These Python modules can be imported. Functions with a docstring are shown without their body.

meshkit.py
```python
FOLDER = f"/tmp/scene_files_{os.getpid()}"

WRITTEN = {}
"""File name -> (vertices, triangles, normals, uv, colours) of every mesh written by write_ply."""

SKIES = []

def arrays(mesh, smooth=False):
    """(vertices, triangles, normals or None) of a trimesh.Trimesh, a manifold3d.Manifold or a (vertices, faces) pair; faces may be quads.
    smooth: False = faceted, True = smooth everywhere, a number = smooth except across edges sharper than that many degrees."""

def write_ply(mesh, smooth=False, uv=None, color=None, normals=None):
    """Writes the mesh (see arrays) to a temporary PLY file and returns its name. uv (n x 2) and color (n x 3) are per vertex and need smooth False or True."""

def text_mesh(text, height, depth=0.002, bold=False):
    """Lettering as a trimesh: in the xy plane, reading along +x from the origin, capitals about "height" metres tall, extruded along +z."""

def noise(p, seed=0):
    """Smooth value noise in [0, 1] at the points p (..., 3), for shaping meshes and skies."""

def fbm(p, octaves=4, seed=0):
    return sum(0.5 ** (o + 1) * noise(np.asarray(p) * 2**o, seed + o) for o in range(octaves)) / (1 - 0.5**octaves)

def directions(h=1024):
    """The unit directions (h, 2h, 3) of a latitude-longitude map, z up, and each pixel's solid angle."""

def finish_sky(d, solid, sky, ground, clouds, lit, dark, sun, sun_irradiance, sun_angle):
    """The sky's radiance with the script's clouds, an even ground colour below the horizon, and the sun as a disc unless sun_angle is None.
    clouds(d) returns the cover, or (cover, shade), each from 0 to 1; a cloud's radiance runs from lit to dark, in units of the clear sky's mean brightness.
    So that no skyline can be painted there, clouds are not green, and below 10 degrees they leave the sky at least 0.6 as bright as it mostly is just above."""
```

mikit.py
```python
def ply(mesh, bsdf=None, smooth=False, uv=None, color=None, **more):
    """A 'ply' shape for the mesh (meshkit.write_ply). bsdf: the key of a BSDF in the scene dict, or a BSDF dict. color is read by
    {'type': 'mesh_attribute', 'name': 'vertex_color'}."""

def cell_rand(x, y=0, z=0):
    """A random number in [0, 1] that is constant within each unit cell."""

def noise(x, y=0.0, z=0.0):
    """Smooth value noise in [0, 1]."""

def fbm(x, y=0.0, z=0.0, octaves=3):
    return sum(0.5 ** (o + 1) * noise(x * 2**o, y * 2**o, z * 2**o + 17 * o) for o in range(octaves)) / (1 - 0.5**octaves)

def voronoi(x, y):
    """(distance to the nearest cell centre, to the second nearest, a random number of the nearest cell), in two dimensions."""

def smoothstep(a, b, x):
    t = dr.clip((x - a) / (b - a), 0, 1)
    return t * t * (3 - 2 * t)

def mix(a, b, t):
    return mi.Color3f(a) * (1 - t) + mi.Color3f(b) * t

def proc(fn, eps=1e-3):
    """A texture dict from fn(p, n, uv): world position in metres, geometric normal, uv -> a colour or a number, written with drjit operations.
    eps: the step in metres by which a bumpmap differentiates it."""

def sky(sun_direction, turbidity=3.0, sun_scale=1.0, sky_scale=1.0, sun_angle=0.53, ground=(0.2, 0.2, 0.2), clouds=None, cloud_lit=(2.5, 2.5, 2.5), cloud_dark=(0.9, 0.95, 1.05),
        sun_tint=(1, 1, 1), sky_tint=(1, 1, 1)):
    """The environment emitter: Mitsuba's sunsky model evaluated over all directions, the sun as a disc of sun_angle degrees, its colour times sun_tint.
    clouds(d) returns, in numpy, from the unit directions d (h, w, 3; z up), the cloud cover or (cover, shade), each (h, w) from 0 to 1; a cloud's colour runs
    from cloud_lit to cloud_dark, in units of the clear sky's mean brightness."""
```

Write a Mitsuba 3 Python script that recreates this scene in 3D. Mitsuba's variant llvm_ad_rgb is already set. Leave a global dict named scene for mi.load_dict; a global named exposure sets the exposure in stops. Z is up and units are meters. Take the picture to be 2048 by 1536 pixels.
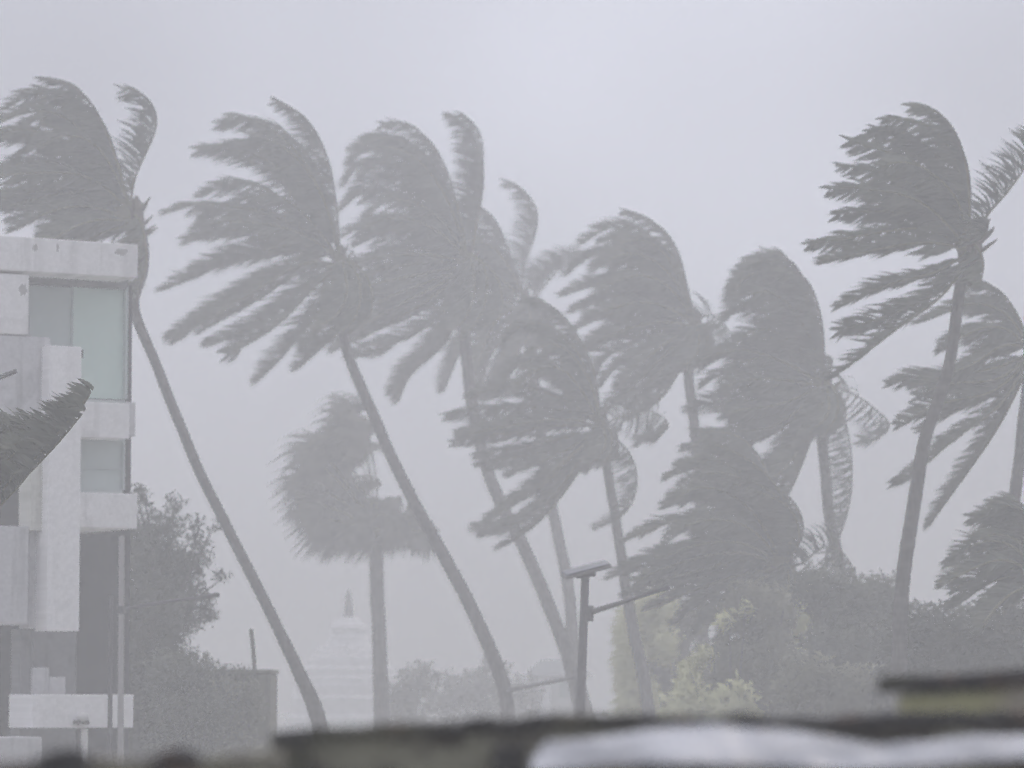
import math
import numpy as np
import trimesh
import mitsuba as mi
import mikit
import meshkit
from mikit import noise, fbm, smoothstep, mix

T = mi.ScalarTransform4f
scene, labels = {}, {}

# ------------------------------------------------------------------ camera, sky, exposure
W_PX, H_PX, F_PX = 2048.0, 1536.0, 7778.0          # long lens: 15 degrees across
EYE = np.array([0.0, 0.0, 5.0])
PITCH = math.atan2(1400 - 768, F_PX)
FWD = np.array([0, math.cos(PITCH), math.sin(PITCH)])
UPV = np.array([0, -math.sin(PITCH), math.cos(PITCH)])
exposure = 1.80

scene['camera'] = {
    'type': 'thinlens', 'fov': 2 * math.degrees(math.atan(W_PX / 2 / F_PX)), 'fov_axis': 'x',
    'aperture_radius': 0.032, 'focus_distance': 43.0, 'near_clip': 0.1, 'far_clip': 6000.0,
    'to_world': T().look_at(origin=EYE.tolist(), target=(EYE + FWD).tolist(), up=[0, 0, 1]),
    'medium': {'type': 'ref', 'id': 'haze_air'},
}


def cloud_cover(d):
    n = meshkit.fbm(d * 9.0 + np.array([41.51, 39.09, 35.58]), 2, 5)          # slow thick and thin patches of storm cloud
    return np.ones(d.shape[:2]), np.clip(0.38 - 1.9 * (n - 0.5), 0, 1)


scene['sky'] = mikit.sky([0.35, 0.25, 0.9], turbidity=4, sun_scale=0.12, sun_angle=25, sky_scale=0.95, ground=(0.25, 0.25, 0.25),
                         clouds=cloud_cover, cloud_lit=(2.42, 2.50, 2.88), cloud_dark=(1.40, 1.43, 1.66))

scene['haze_air'] = {'type': 'homogeneous', 'albedo': {'type': 'rgb', 'value': [0.957, 0.956, 0.966]}, 'sigma_t': 0.0086}
scene['haze'] = {'type': 'cube', 'to_world': T().translate([0, 640, 10.5]).scale([760, 720, 11.5]),
                 'bsdf': {'type': 'null'}, 'interior': {'type': 'ref', 'id': 'haze_air'}}
labels['haze'] = {'label': 'pale storm haze of spray and rain filling the air over the whole place', 'category': 'haze', 'kind': 'stuff'}


def at(px, py, Y):
    """The point at distance Y (metres north of the camera) that was read off the photograph at px, py."""
    d = np.array([(px - W_PX / 2) / F_PX, 0, 0]) + UPV * ((H_PX / 2 - py) / F_PX) + FWD
    return EYE + d * (Y / d[1])


# ------------------------------------------------------------------ helpers
def pb(color, rough=0.8, spec=0.3, bump=None, **kw):
    col = color if isinstance(color, dict) else {'type': 'rgb', 'value': list(color)}
    b = {'type': 'principled', 'base_color': col, 'roughness': rough, 'specular': spec, **kw}
    if bump:
        b = {'type': 'bumpmap', 'nested_texture': bump[0], 'scale': bump[1], 'nested_bsdf': b}
    return {'type': 'twosided', 'nested': b}


def numbered(name):
    taken = lambda k: k in scene or k in labels or any(s.startswith(k + '__') for s in scene)
    if not taken(name):
        return name
    i = 1
    while taken(f'{name}_{i:03d}'):
        i += 1
    return f'{name}_{i:03d}'


_count = {}


def obj(name, mesh, mat, parent=None, smooth=False, **kw):
    key = f'{parent}__{name}' if parent else name
    n = _count.get(key, 0)
    _count[key] = n + 1
    if n:
        key = f'{key}_{n:03d}'
    scene[key] = mikit.ply(mesh, mat, smooth=smooth, **kw)
    return key


def thing(name, label, cat, group=None):
    n = _count.get(name, 0)
    _count[name] = n + 1
    key = f'{name}_{n:03d}' if n else name
    labels[key] = {'label': label, 'category': cat}
    if group:
        labels[key]['group'] = group
    return key


def box(x0, x1, y0, y1, z0, z1, bevel=0.0):
    if bevel <= 0:
        m = trimesh.creation.box(extents=(x1 - x0, y1 - y0, z1 - z0))
    else:
        pts = []
        b = bevel
        X, Y, Z = (x1 - x0) / 2, (y1 - y0) / 2, (z1 - z0) / 2
        for sx in (-1, 1):
            for sy in (-1, 1):
                for sz in (-1, 1):
                    pts += [(sx * (X - b), sy * (Y - b), sz * Z), (sx * (X - b), sy * Y, sz * (Z - b)), (sx * X, sy * (Y - b), sz * (Z - b))]
        m = trimesh.convex.convex_hull(np.array(pts))
    m.apply_translation(((x0 + x1) / 2, (y0 + y1) / 2, (z0 + z1) / 2))
    return m


def spline(pts, n):
    """Smooth curve through the points (Catmull-Rom on chord length), n samples."""
    from scipy.interpolate import PchipInterpolator, CubicSpline
    p = np.asarray(pts, float)
    s = np.concatenate([[0], np.cumsum(np.linalg.norm(np.diff(p, axis=0), axis=1) ** 0.5)])
    s /= s[-1]
    c = CubicSpline(s, p, bc_type='natural') if len(p) > 2 else None
    u = np.linspace(0, 1, 400)
    q = c(u) if c is not None else p[0] + (p[-1] - p[0]) * u[:, None]
    L = np.concatenate([[0], np.cumsum(np.linalg.norm(np.diff(q, axis=0), axis=1))])
    g = np.linspace(0, L[-1], n)
    return np.stack([np.interp(g, L, q[:, k]) for k in range(q.shape[1])], -1)


def frame(p):
    t = np.gradient(p, axis=0)
    t /= np.linalg.norm(t, axis=1, keepdims=True) + 1e-12
    ref = np.array([0.12, 1.0, 0.05])
    a = np.cross(t, ref)
    a /= np.linalg.norm(a, axis=1, keepdims=True) + 1e-12
    return t, a, np.cross(t, a)


def tube(p, r, sides=8, cap=True):
    p = np.asarray(p, float)
    t, a, b = frame(p)
    r = np.broadcast_to(r, (len(p),))
    ang = np.arange(sides) * 2 * np.pi / sides
    v = p[:, None] + r[:, None, None] * (np.cos(ang)[None, :, None] * a[:, None] + np.sin(ang)[None, :, None] * b[:, None])
    i, j = np.meshgrid(np.arange(len(p) - 1), np.arange(sides), indexing='ij')
    q = np.stack([i * sides + j, i * sides + (j + 1) % sides, (i + 1) * sides + (j + 1) % sides, (i + 1) * sides + j], -1).reshape(-1, 4)
    f = np.vstack([q[:, [0, 1, 2]], q[:, [0, 2, 3]]])
    v = v.reshape(-1, 3)
    if cap:
        n = len(v)
        v = np.vstack([v, p[:1], p[-1:]])
        k = np.arange(sides)
        e = (len(p) - 1) * sides
        f = np.vstack([f, np.stack([(k + 1) % sides, k, k * 0 + n], 1), np.stack([e + k, e + (k + 1) % sides, k * 0 + n + 1], 1)])
    return trimesh.Trimesh(v, f, process=False)


def cat(ms):
    return trimesh.util.concatenate(ms)


def bar(p, q, r, sides=8):
    return tube(np.linspace(p, q, 2), r, sides)


# ------------------------------------------------------------------ materials
def leaf_color(base, amp):
    lo = [float(b * (1 - amp)) for b in base]
    hi = [float(b * (1 + amp) + e) for b, e in zip(base, (0.012, 0.008, 0.0))]

    def fn(p, n, uv):
        k = fbm(p.x * 1.7, p.y * 1.7, p.z * 1.7, 2)
        return mix(lo, hi, k)
    return mikit.proc(fn)


def leaf_mat(base, amp=0.5, rough=0.55):
    return {'type': 'twosided', 'nested': {'type': 'principled', 'base_color': leaf_color(base, amp), 'roughness': rough, 'specular': 0.35}}


scene['palm_leaf'] = leaf_mat((0.058, 0.068, 0.049))
scene['midrib_leaf'] = leaf_mat((0.10, 0.10, 0.055), 0.3)
scene['fan_leaf'] = leaf_mat((0.075, 0.078, 0.062))
scene['dead_leaf'] = leaf_mat((0.11, 0.095, 0.075), 0.4, 0.8)
scene['tree_leaf'] = leaf_mat((0.04, 0.048, 0.035))
scene['bush_leaf'] = leaf_mat((0.055, 0.065, 0.045))
scene['yellow_leaf'] = leaf_mat((0.51, 0.52, 0.27), 0.25)
scene['olive_leaf'] = leaf_mat((0.105, 0.11, 0.07), 0.4)
scene['far_leaf'] = leaf_mat((0.10, 0.105, 0.085), 0.3)


def bark_fn(p, n, uv):
    rings = noise(p.x * 1.5, p.y * 1.5, p.z * 14.0)
    k = fbm(p.x * 6, p.y * 6, p.z * 3, 3)
    return mix((0.055, 0.052, 0.050), (0.125, 0.118, 0.108), 0.22 * rings + 0.7 * k)


scene['palm_bark'] = pb(mikit.proc(bark_fn), 0.9, 0.15)
scene['sheath'] = leaf_mat((0.085, 0.075, 0.06), 0.4, 0.9)


def plaster_fn(base, dirt, seed, amount=1.0):
    def fn(p, n, uv):
        u = p.x * 0.86 + p.y * 0.51
        streak = smoothstep(0.52, 0.80, fbm(u * 5 + seed, p.z * 0.55, seed, 4))
        blot = smoothstep(0.60, 0.85, fbm(u * 2.1, p.z * 2.1 + seed, 3.0, 4))
        fine = fbm(u * 22, p.z * 22, seed, 2)
        c = mix(base, dirt, (streak * 0.42 + blot * 0.45) * amount)
        return c * (0.93 + 0.14 * fine)
    return mikit.proc(fn)


scene['white_plaster'] = pb(plaster_fn((0.76, 0.75, 0.755), (0.36, 0.355, 0.35), 3.0, 0.6), 0.85, 0.2)
scene['bright_plaster'] = pb(plaster_fn((0.80, 0.79, 0.80), (0.50, 0.49, 0.48), 9.0, 0.4), 0.85, 0.2)
scene['grey_plaster'] = pb(plaster_fn((0.52, 0.515, 0.53), (0.28, 0.28, 0.285), 5.0, 0.9), 0.9, 0.2)
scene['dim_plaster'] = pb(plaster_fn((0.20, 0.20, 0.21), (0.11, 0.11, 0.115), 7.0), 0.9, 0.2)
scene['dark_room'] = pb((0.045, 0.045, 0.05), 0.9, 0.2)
scene['cream_plaster'] = pb(plaster_fn((0.58, 0.58, 0.53), (0.30, 0.30, 0.27), 6.0), 0.9, 0.2)
scene['green_glass'] = pb((0.50, 0.63, 0.57), 0.2, 0.5)
scene['grey_glass'] = pb((0.41, 0.47, 0.455), 0.2, 0.5)
scene['window_frame_paint'] = pb((0.42, 0.47, 0.46), 0.5, 0.4)
scene['dark_metal'] = pb((0.075, 0.072, 0.078), 0.5, 0.5)
scene['pole_metal'] = pb((0.13, 0.125, 0.13), 0.45, 0.5)
scene['light_metal'] = pb((0.30, 0.29, 0.29), 0.5, 0.5)
scene['black_metal'] = pb((0.03, 0.03, 0.033), 0.6, 0.4)
scene['solar_glass'] = pb((0.05, 0.05, 0.065), 0.25, 0.6)
scene['lamp_plastic'] = pb((0.55, 0.55, 0.55), 0.4, 0.5)
scene['stain'] = pb((0.36, 0.35, 0.345), 0.95, 0.1)
scene['stupa_white'] = pb(plaster_fn((0.84, 0.835, 0.845), (0.62, 0.62, 0.62), 2.0, 0.5), 0.9, 0.2)
scene['stupa_bright'] = pb((0.85, 0.84, 0.86), 0.85, 0.2)
scene['spire_metal'] = pb((0.09, 0.088, 0.09), 0.6, 0.4)
scene['house_wall'] = pb((0.55, 0.56, 0.55), 0.9, 0.2)
scene['house_roof'] = pb((0.26, 0.28, 0.29), 0.8, 0.2)


def old_wall_fn(p, n, uv):
    k = fbm(p.x * 1.3, p.z * 1.8, 2.0, 4)
    s = smoothstep(0.45, 0.75, fbm(p.x * 4, p.z * 0.6, 8.0, 3))
    return mix(mix((0.125, 0.13, 0.09), (0.175, 0.172, 0.135), k), (0.11, 0.10, 0.09), s * 0.6)


scene['old_wall'] = pb(mikit.proc(old_wall_fn), 0.95, 0.1)


def ground_fn(p, n, uv):
    k = fbm(p.x * 0.25, p.y * 0.25, 1.0, 4)
    return mix((0.30, 0.29, 0.25), (0.20, 0.215, 0.15), k)


scene['ground_soil'] = pb(mikit.proc(ground_fn), 0.95, 0.1)


def coping_fn(p, n, uv):
    k = fbm(p.x * 3.1 + 2, p.y * 3, p.z * 9, 4)
    m = smoothstep(0.50, 0.70, fbm(p.x * 5.0, p.y * 5, p.z * 5 + 9, 3))
    return mix(mix(mix((0.014, 0.014, 0.015), (0.045, 0.043, 0.045), k), (0.085, 0.085, 0.05), m * 0.7), (0.12, 0.075, 0.05), smoothstep(0.62, 0.75, fbm(p.x * 6.5 + 31, p.y * 3, p.z * 4, 3)) * 0.7)


def ledge_fn(p, n, uv):
    k = fbm(p.x * 3.5 + 5, p.y * 2, p.z * 12, 4)
    m = smoothstep(0.47, 0.62, fbm(p.x * 4.2, p.y * 2, p.z * 7 + 3, 3))
    r = smoothstep(0.55, 0.72, fbm(p.x * 6.0 + 11, p.y * 2, p.z * 9, 3))
    return mix(mix(mix((0.055, 0.047, 0.043), (0.13, 0.115, 0.105), k), (0.25, 0.245, 0.19), m), (0.028, 0.02, 0.017), r * 0.9)


scene['coping_stone'] = pb(mikit.proc(coping_fn), 0.9, 0.15)
scene['ledge_wall'] = pb(mikit.proc(ledge_fn), 0.9, 0.15)


def plank_fn(p, n, uv):
    k = fbm(p.x * 2.0, p.y * 8, p.z * 30, 3)
    m = smoothstep(0.3, 0.65, fbm(p.x * 3.3 + 7, p.y * 2, p.z * 4, 3))
    return mix(mix((0.30, 0.28, 0.22), (0.44, 0.40, 0.34), k), (0.42, 0.41, 0.24), m)


scene['mossy_board'] = pb(mikit.proc(plank_fn), 0.9, 0.15)
scene['brick_clay'] = pb((0.12, 0.075, 0.06), 0.9, 0.15)
scene['plastic_sheet'] = pb(mikit.proc(lambda p, n, uv: mix((0.34, 0.35, 0.37), (0.60, 0.61, 0.64), smoothstep(0.25, 0.65, fbm(p.x * 4, p.y * 5, p.z * 12, 3)))), 0.35, 0.5)

# ------------------------------------------------------------------ ground
g = trimesh.creation.box(extents=(1480, 1400, 0.4))
g.apply_translation((0, 640, -0.2))
obj('ground', g, 'ground_soil')
labels['ground'] = {'label': 'flat sandy ground with thin grass running to the hazy horizon', 'kind': 'structure'}

# ------------------------------------------------------------------ palms
WIND = np.array([-1.0, 0.10, 0.02])
GRAV = np.array([0, 0, -1.0])


def unit(v):
    return v / (np.linalg.norm(v, axis=-1, keepdims=True) + 1e-12)


def ribbons(P, wdir, width):
    """P (m, k, 3): centre lines; wdir (m, 3): width direction; width (m, k). One thin leaflet each, ending in a point."""
    m, k, _ = P.shape
    A = P + wdir[:, None] * width[..., None] / 2
    B = P - wdir[:, None] * width[..., None] / 2
    V = np.stack([A[:, :-1], B[:, :-1]], 2).reshape(m, -1, 3)          # (k-1) pairs
    V = np.concatenate([V, P[:, -1:]], 1)                              # and the tip
    n = V.shape[1]
    f = []
    for i in range(k - 2):
        a = 2 * i
        f += [[a, a + 1, a + 3], [a, a + 3, a + 2]]
    a = 2 * (k - 2)
    f += [[a, a + 1, n - 1]]
    F = (np.array(f)[None] + (np.arange(m) * n)[:, None, None]).reshape(-1, 3)
    return V.reshape(-1, 3), F


def frond_meshes(pts, rng, leaf=0.85, dens=19.0, wind=1.0, roll=None, bare=0.08, droop=0.42, thick=0.058):
    """Leaflets and midrib of one pinnate leaf along the curve pts (world)."""
    c = spline(pts, 60)
    L = np.linalg.norm(np.diff(c, axis=0), axis=1).sum()
    n = max(14, int(L * dens))
    s = np.concatenate([np.linspace(bare, 0.995, n)] * 2)
    side = np.repeat([-1.0, 1.0], n)
    s = np.clip(s + rng.uniform(-0.4, 0.4, 2 * n) / n, 0.02, 1.0)
    keep = rng.random(2 * n) > 0.05
    s, side = s[keep], side[keep]
    m = len(s)
    idx = s * 59
    base = np.stack([np.interp(idx, np.arange(60), c[:, k]) for k in range(3)], -1)
    t = unit(np.gradient(c, axis=0))
    tt = unit(np.stack([np.interp(idx, np.arange(60), t[:, k]) for k in range(3)], -1))
    roll = rng.uniform(-0.6, 0.6) if roll is None else roll
    n0 = unit(np.array([0.0, math.cos(roll), math.sin(roll)]))
    b = unit(np.cross(tt, n0))
    length = leaf * np.interp(s, [0, 0.12, 0.35, 0.7, 0.9, 1.0], [0.45, 0.75, 1.0, 0.85, 0.55, 0.35]) * rng.uniform(0.8, 1.12, m)
    w = WIND + np.array([0, 0, 1]) * rng.normal(0, 0.10) + rng.normal(0, 0.14, (m, 3))
    lump = 0.35 * np.sin(s * rng.uniform(14, 30) + rng.uniform(0, 6))      # leaflets clump where the wind bunches them
    sb = side[:, None] * b
    sb = sb * np.where(sb[:, 2:] < 0, 0.95, 0.50)                             # the lower row hangs as a curtain, the upper one is swept along
    sb = sb * np.where(sb @ WIND < -0.25, 0.25, 1.0)[:, None]                  # the windward row is blown flat over the midrib
    d0 = unit(0.55 * tt + sb + wind * 0.68 * w)
    d1 = unit(0.30 * tt + wind * 1.0 * w + GRAV * (droop + 0.30 * lump[:, None]) + sb * 0.3)
    K = 4
    P = [base]
    for j in range(K - 1):
        u = (j + 0.35) / (K - 1)
        P.append(P[-1] + unit(d0 * (1 - u) + d1 * u) * (length / (K - 1))[:, None])
    P = np.stack(P, 1)
    ln = unit(rng.normal(0, 0.45, (m, 3)) + np.array([0.1, -1.0, 0.5]))
    wd = unit(np.cross(unit(P[:, -1] - P[:, 0]), ln))
    width = thick * np.array([0.7, 1.0, 0.75, 0.0])[None] * rng.uniform(0.8, 1.2, (m, 1))
    leaves = ribbons(P, wd, width)
    rib = tube(c[::3], np.linspace(0.032, 0.008, 20), 5)
    return trimesh.Trimesh(*leaves, process=False), rib


def trunk_mesh(pts_px, widths, Y, rng, to_ground=True):
    pts = [at(x, y, Y) for x, y in pts_px]
    widths = [w * 0.88 for w in widths]
    r = [w / 2 * Y / F_PX for w in widths] if len(widths) == len(pts) else list(np.interp(np.linspace(0, 1, len(pts)), np.linspace(0, 1, len(widths)), [w / 2 * Y / F_PX for w in widths]))
    if to_ground and pts[-1][2] > 0:
        d = (pts[-1] - pts[-2])
        d /= -d[2]
        h = pts[-1][2]
        pts.append(pts[-1] + np.array([d[0] * 0.4, d[1] * 0.4, -1]) * h * 0.5)
        pts.append(pts[-1] + np.array([d[0] * 0.15, 0, -1]) * (h * 0.5 + 0.15))
        r += [r[-1] * 1.02, r[-1] * 1.6]
    q = np.concatenate([np.asarray(pts), np.asarray(r)[:, None]], 1)
    L = np.linalg.norm(np.diff(q[:, :3], axis=0), axis=1).sum()
    n = int(L / 0.075)
    c = spline(q, n)
    rr = c[:, 3] * (1 + 0.018 * ((np.arange(n) % 3) - 1) + 0.02 * rng.normal(0, 1, n))
    wob = meshkit.noise(c[:, :3] * 1.2, 3) - 0.5
    c[:, 0] += 0.03 * wob
    return tube(c[:, :3], rr, 10)


def palm(label, Y, crown, trunk, widths, fronds, seed, fill=12, leaf=0.95, group='wind-bent coconut palms', spread=2.0, to_ground=True, hang=(), dens=19.0, sheath=0.18, droop=None, cover=0.0):
    rng = np.random.default_rng(seed)
    t = thing('coconut_palm', label, 'palm tree', group)
    obj('trunk', trunk_mesh(trunk, widths, Y, rng, to_ground), 'palm_bark', t, smooth=50)
    # fibrous leaf bases wrapped about the growing point
    c0 = at(*crown, Y)
    top = np.array([c0 + np.array([0, 0, z]) for z in np.linspace(-0.75, 0.45, 8)])
    lump = tube(top, sheath * np.array([0.6, 0.85, 1.0, 1.1, 1.1, 0.95, 0.7, 0.3]), 9)
    lump.vertices += (meshkit.noise(lump.vertices * 7, seed)[:, None] - 0.5) * 0.12
    stubs = [lump]
    for k in range(12):
        a = rng.uniform(0, 2 * np.pi)
        p0 = c0 + np.array([math.cos(a) * 0.15, math.sin(a) * 0.15, rng.uniform(-0.5, 0.2)])
        stubs.append(tube(np.array([p0, p0 + np.array([math.cos(a) * 0.22, math.sin(a) * 0.22, 0.16]), p0 + np.array([math.cos(a) * 0.42 - 0.06, math.sin(a) * 0.42, 0.26])]), [0.05, 0.035, 0.012], 5))
    obj('leaf_base', cat(stubs), 'sheath', t)
    todo = [(np.array(f, float), 0) for f in fronds]
    n = len(fronds)
    for k in range(fill):
        i = k % (n - 1)
        a, b = spline(np.array(fronds[i], float), 6), spline(np.array(fronds[i + 1], float), 6)
        u = rng.uniform(0.2, 0.8)
        f = a * (1 - u) + b * u
        sc = rng.uniform(0.72, 0.98)
        f = f[0] + (f - f[0]) * sc + np.linspace(0, 1, 6)[:, None] * rng.normal(0, 12, (1, 2))
        todo.append((f, 1))
    for f, kind in todo:
        off = rng.uniform(-1, 0.45) * spread - 0.2
        cv = spline(f, 7)
        dep = -0.22 + np.linspace(0, 1, 7) ** 1.2 * off
        w = np.array([at(x, y, Y + d) for (x, y), d in zip(cv, dep)])
        lv, rib = frond_meshes(w, rng, leaf * rng.uniform(0.85, 1.12), dens, droop=rng.uniform(0.15, 0.6) if droop is None else droop)
        k = obj('frond', lv, 'palm_leaf', t)
        scene[k + '__midrib'] = mikit.ply(rib, 'midrib_leaf')
    if cover:                                                              # young leaves drooping on the near side, over the top of the trunk
        cx_, cy_ = crown
        for q, (shape, dz) in enumerate([([(0, -12), (24, 8), (36, 55), (26, 110), (-4, 150)], -0.9), ([(0, -14), (-8, 40), (-14, 95), (-34, 140), (-70, 172)], -1.1), ([(2, -14), (44, 22), (62, 66), (52, 110), (24, 140)], -0.5),
                                         ([(0, -14), (10, 30), (8, 80), (-16, 120), (-50, 140)], -1.3)]):
            f = np.array([(cx_ + a * cover * rng.uniform(0.9, 1.1), cy_ + b_ * cover * rng.uniform(0.9, 1.1)) for a, b_ in shape])
            cv = spline(f, 7)
            w = np.array([at(x, y, Y - 0.25 + d * u) for (x, y), u, d in zip(cv, np.linspace(0, 1, 7), [dz] * 7)])
            lv, rib = frond_meshes(w, rng, leaf * 0.95, dens, wind=0.85, droop=0.35)
            k = obj('frond', lv, 'palm_leaf', t)
            scene[k + '__midrib'] = mikit.ply(rib, 'midrib_leaf')
    for f in hang:                                                         # leaves hanging or held clear of the wind, on their own
        f = np.array(f, float)
        cv = spline(f, 7)
        w = np.array([at(x, y, Y - 0.3 - 0.5 * u) for (x, y), u in zip(cv, np.linspace(0, 1, 7))])
        lv, rib = frond_meshes(w, rng, leaf * (1.0 if f[-1, 1] > f[0, 1] + 60 else 1.1), 10.0 if f[-1, 1] > f[0, 1] + 60 else 15.0, wind=0.9, droop=0.12, roll=rng.uniform(-0.3, 0.3))
        k = obj('frond', lv, 'palm_leaf', t)
        scene[k + '__midrib'] = mikit.ply(rib, 'midrib_leaf')
    return t


palm('palm leaning left behind the white building, its trunk slanting down to the right', 86, (270, 435),
     [(272, 440), (284, 495), (281, 550), (267, 600), (285, 665), (330, 775), (400, 945), (470, 1085), (545, 1235), (600, 1350), (640, 1450)], [36, 30, 24, 24, 26, 36],
     [[(262, 420), (235, 330), (195, 225), (150, 175), (92, 158)], [(262, 420), (225, 320), (170, 220), (100, 185), (15, 215)],
      [(262, 425), (210, 320), (130, 235), (60, 225), (-10, 250)], [(262, 425), (200, 340), (110, 275), (30, 260), (-40, 285)],
      [(262, 430), (190, 360), (100, 345), (10, 350), (-60, 360)], [(262, 435), (180, 385), (90, 380), (0, 400), (-60, 420)],
      [(262, 440), (190, 415), (110, 420), (30, 460)], [(265, 445), (200, 440), (140, 455), (80, 490)], [(268, 450), (240, 460), (180, 490), (150, 540)]],
     11, fill=16, leaf=0.82, hang=[[(262, 410), (272, 350), (300, 290), (312, 225), (285, 190), (250, 180)], [(278, 440), (292, 490), (290, 540), (272, 590)], [(270, 430), (282, 445), (288, 470), (284, 500)]])

palm('palm with wide ragged crown, left of centre, on the longest trunk slanting to the right', 102, (682, 525),
     [(680, 535), (684, 640), (697, 710), (740, 815), (800, 950), (870, 1080), (930, 1190), (985, 1310), (1010, 1385), (1016, 1440)], [26, 24, 28, 32, 34],
     [[(680, 510), (672, 400), (650, 300), (605, 230), (555, 202)], [(680, 510), (640, 380), (580, 290), (510, 240), (460, 230)],
      [(680, 510), (655, 390), (610, 300), (540, 250), (440, 248)], [(680, 515), (625, 400), (540, 325), (460, 298), (395, 300)],
      [(680, 520), (610, 430), (520, 375), (440, 375), (405, 392)], [(680, 520), (600, 455), (500, 420), (410, 408), (335, 422)],
      [(680, 520), (590, 470), (500, 460), (430, 465), (372, 480)], [(682, 525), (600, 490), (500, 512), (410, 545), (330, 580)],
      [(682, 530), (620, 525), (530, 570), (440, 625), (350, 680)], [(682, 535), (625, 560), (560, 620), (490, 662), (420, 685)],
      [(685, 540), (655, 595), (610, 660), (560, 720), (518, 760)], [(685, 540), (695, 610), (680, 660), (640, 700), (600, 735)]],
     12, fill=10, leaf=0.95, cover=1.00)

palm('palm in the middle with tall rounded crown and one frond standing straight up behind it', 116, (938, 520),
     [(936, 530), (928, 640), (938, 760), (952, 850), (990, 980), (1045, 1090), (1095, 1205), (1135, 1310), (1165, 1440)], [28, 28, 30, 34],
     [[(935, 510), (915, 410), (880, 310), (830, 258), (765, 248)], [(935, 510), (900, 390), (840, 300), (770, 275), (710, 300)],
      [(935, 515), (880, 400), (800, 330), (720, 330), (690, 370)], [(935, 515), (870, 430), (790, 385), (720, 390), (682, 420)],
      [(935, 520), (860, 460), (780, 445), (720, 455), (690, 470)], [(935, 525), (860, 510), (790, 510), (730, 520), (688, 540)],
      [(935, 530), (860, 545), (780, 560), (700, 580), (650, 600)], [(935, 540), (860, 575), (780, 610), (700, 655), (620, 700)],
      [(935, 535), (870, 590), (790, 640), (720, 675), (670, 700)], [(937, 540), (890, 620), (830, 670), (760, 695), (700, 705)],
      [(937, 545), (910, 650), (870, 710), (830, 740), (800, 800)]],
     13, fill=18, leaf=1.00, cover=1.00, hang=[[(945, 490), (962, 390), (967, 310), (955, 255), (925, 226)], [(945, 500), (963, 400), (966, 330), (940, 260), (905, 228)]])

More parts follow.
